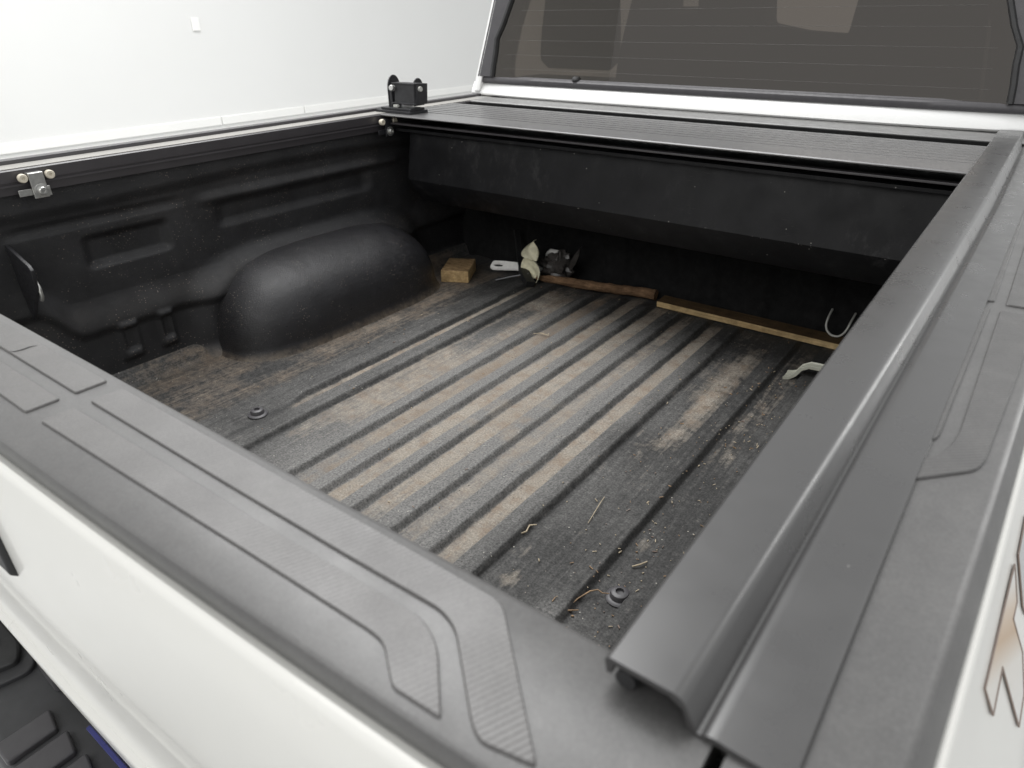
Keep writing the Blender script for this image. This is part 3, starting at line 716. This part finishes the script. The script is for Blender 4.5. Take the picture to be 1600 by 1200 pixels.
# bark covered stick
secs = []
for i in range(33):
    t = i / 32; x = -.345 + .365 * t; y = 1.470 + .078 * t + .003 * math.sin(9 * t); r = .0115 + .003 * t
    if t < .12: r *= .55 + 3.7 * t
    secs.append([(x + .004 * nz(q, t * 9, 3, 1), y + r * math.cos(a) * (1 + .25 * nz(math.cos(a), t * 8, math.sin(a), 1.2)), .021 + r * 1.05 * math.sin(a) * (1 + .25 * nz(math.cos(a), t * 8, math.sin(a) + 4, 1.2))) for q, a in enumerate([2 * math.pi * k / 14 for k in range(14)])])
thing(MB().loft(secs), 'bark_stick', 'bark', 'reddish brown stick with rough bark at the front of the bed floor', 'stick', 35)
# pale curled leaf, two lobes
def leaf(u, v):
    t = v; s = 2 * u - 1
    if t < .52: w = .034 * math.sin(math.pi * (.12 + .80 * t / .52)) ** .7
    else: w = .0275 * (1 - ((t - .52) / .48)) ** .8 * (1 + .5 * math.sin(math.pi * (t - .52) / .48)) + .0008
    x = -.352 - .016 * math.sin(math.pi * t) + 1.25 * w * s - .018 * t; z = .016 + .114 * t
    y = 1.452 + .045 * t + .020 * (1 - s * s) * (1 if t < .52 else -.7) - .01 * s
    return (x, y + .004 * math.sin(14 * t + 3 * s), z)
mb = MB().grid(leaf, 14, 30)
o = thing(mb, 'dry_leaf', 'cream_leaf', 'pale cream curled dry leaf standing up among the clutter', 'leaf', 70)
sm_ = o.modifiers.new('thickness', 'SOLIDIFY'); sm_.thickness = .0016
# white slotted handle
ax = Vector((.172, .060, .004)); base = Vector((-.540, 1.482, .018)); dd = ax.normalized(); sd = Vector((-dd.y * .5, dd.x * .5, .86)).normalized()
prof = rounded([(0, -.008), (.012, -.014), (.055, -.012), (.09, -.010), (.178, -.012), (.178, .012), (.09, .012), (.05, .014), (.010, .013)], .006, 3)
hole = [(.016 + .015 + .017 * math.cos(a) - .002, .0055 * math.sin(a)) for a in [2 * math.pi * k / 16 for k in range(16)]]
bm = bmesh.new(); def_e = []
def ring(pts, z): 
    vs_ = [bm.verts.new(base + dd * a + sd * b + Vector((0, 0, z))) for a, b in pts]
    return vs_, [bm.edges.new((vs_[i], vs_[(i + 1) % len(vs_)])) for i in range(len(vs_))]
v1, e1 = ring(prof, 0); v2, e2 = ring(hole, 0)
bmesh.ops.triangle_fill(bm, use_beauty=True, edges=e1 + e2)
ret = bmesh.ops.extrude_face_region(bm, geom=list(bm.faces)); bmesh.ops.translate(bm, verts=[g for g in ret['geom'] if isinstance(g, bmesh.types.BMVert)], vec=(0, 0, .006))
bm.verts.index_update(); mb = MB(); mb.v = [tuple(v.co) for v in bm.verts]; mb.f = [tuple(v.index for v in f.verts) for f in bm.faces]; bm.free()
thing(mb, 'slotted_handle', 'white_plastic', 'flat white plastic handle with a slot, lying beside the timber block', 'handle', 30, .001)
# black strap
pts = [(-.500, 1.575, .120), (-.478, 1.555, .085), (-.455, 1.530, .050), (-.430, 1.505, .034), (-.400, 1.475, .030), (-.365, 1.445, .020), (-.340, 1.428, .012)]
secs = []
for i, p in enumerate(pts):
    d = (Vector(pts[min(i + 1, 6)]) - Vector(pts[max(i - 1, 0)])).normalized(); sdv = d.cross(Vector((0, .3, 1))).normalized(); u = sdv.cross(d); w = .010 + .005 * (i > 3); c = Vector(p); h = .003 + .006 * (i > 3)
    secs.append([c - sdv * w - u * h, c + sdv * w - u * h, c + sdv * w + u * h, c - sdv * w + u * h])
thing(MB().loft(secs), 'black_strap', 'black_strap', 'black strap leaning across the white handle in the front corner', 'strap', 50, .001)
# thin grey rod
thing(MB().tube([(-.462, 1.412, .006), (-.420, 1.440, .018), (-.372, 1.462, .030)], [.0022, .0030, .0034], 8), 'metal_rod', 'grey_rod', 'thin grey metal rod pointing out from under the leaf', 'rod', 60)
# white bracket behind the leaf
prof = rounded([(0, 0), (.030, -.004), (.062, .004), (.070, .020), (.060, .032), (.014, .030), (.004, .018)], .008, 3)
mb = MB().prism([(-.372 + a, 1.552 - .1 * b, .058 + b * .9) for a, b in prof], (0, .010, .004))
thing(mb, 'white_bracket', 'white_plastic', 'small white bracket lying behind the cream leaf', 'bracket', 30, .002)
mb = MB().box((-.352, 1.548, .045), (.090, .012, .012), Matrix.Rotation(.08, 3, 'Y'))
thing(mb, 'white_strip', 'white_plastic', 'narrow white strip below the white bracket behind the leaf', 'strip', 30, .002)
# crumpled dark sheet
def crumple(u, v):
    a = 2 * math.pi * u; p = math.pi * (v - .5); d = Vector((math.cos(p) * math.cos(a), math.cos(p) * math.sin(a), math.sin(p)))
    k = 1 + .55 * noise.noise(d * 2.3 + Vector((4, 1, 2))) + .25 * noise.noise(d * 6)
    return (-.315 + .052 * d.x * k, 1.535 + .034 * d.y * k, max(.003, .040 + .044 * d.z * k + .030 * max(0, d.x) * max(0, d.z)))
thing(MB().grid(crumple, 28, 16), 'crumpled_sheet', 'foil_dark', 'dark crumpled plastic sheet bunched beside the leaf', 'plastic sheet', 25)
secs = [[(-.262 + .03 * t + w * .012, 1.52 + .01 * t, .045 + .075 * t), (-.262 + .03 * t - w * .012, 1.53 + .01 * t, .045 + .075 * t), (-.262 + .03 * t, 1.534 + .01 * t, .047 + .075 * t)] for t, w in ((0, .5), (.3, 1.0), (.65, .9), (1, .15))]
thing(MB().loft(secs), 'curled_leaf', 'foil_dark', 'dark grey curled leaf sticking up right of the crumpled sheet', 'leaf', 50)

# twigs big enough to pick out
def twig(pts, r, mat, label, name='dry_twig'): thing(MB().tube(pts, r, 7), name, mat, label, 'twig', 60, group='twigs on the bed floor')
twig([(.432, .405, .004), (.445, .418, .006), (.447, .432, .006), (.455, .452, .009), (.462, .462, .008), (.470, .462, .006), (.478, .468, .005)], [.0006, .0010, .0011, .0011, .0010, .0009, .0006], 'twig', 'pale crooked twig beside the front of the right floor bolt')
twig([(.420, .372, .006), (.428, .392, .007), (.442, .402, .005), (.458, .416, .004)], [.0018, .0020, .0016, .0008], 'twig', 'short brown twig nearest to the tailgate edge')
twig([(.372, .585, .003), (.368, .610, .004), (.363, .640, .005), (.360, .660, .004)], [.0005, .0007, .0008, .0007], 'twig_pale', 'thin straight twig on the wide flat strip of the floor')
twig([(.298, .498, .004), (.304, .506, .006), (.300, .520, .007), (.307, .530, .005)], [.0012, .0014, .0014, .0010], 'twig_pale', 'small curled pale twig by the widest rib')
twig([(.478, .538, .003), (.487, .548, .005), (.492, .560, .004)], [.0012, .0014, .0010], 'twig_pale', 'stubby pale twig behind the right floor bolt')
twig([(-.135, 1.150, .003), (-.118, 1.160, .006), (-.090, 1.156, .008), (-.100, 1.170, .006)], [.0010, .0012, .0012, .0010], 'twig_pale', 'bent pale straw in the valley near the middle of the floor')
twig([(-.31, 1.442, .008), (-.300, 1.430, .012), (-.305, 1.400, .004)], [.0012, .0012, .0008], 'twig', 'dark little twig hanging below the bark covered stick')

# uncountable crumbs
mb = MB()
for k in range(420):
    if k < 300: x = random.gauss(.47, .085); y = random.uniform(.28, 1.3)
    else: x = random.uniform(-.5, .6); y = random.uniform(.3, 1.5)
    if not -.56 < x < .62: continue
    L = random.choice((.0012, .002, .003, .006)) * random.uniform(.7, 1.4); w = min(L, random.uniform(.0008, .0016))
    mb.box((x, y, rib_h(x, y) + .0016), (L, w, w), Matrix.Rotation(random.uniform(0, 3.14), 3, 'Z') @ Matrix.Rotation(random.uniform(-.3, .3), 3, 'Y'))
o = mb.build('floor_litter', ['twig', 'twig_pale', 'decal_line'], None, smooth=0)
for i, p in enumerate(o.data.polygons): p.material_index = ((i // 6) * 7 % 5) % 3
o['kind'] = 'stuff'; o['label'] = 'wood chips and crumbs scattered over the bed floor'; o['category'] = 'litter'
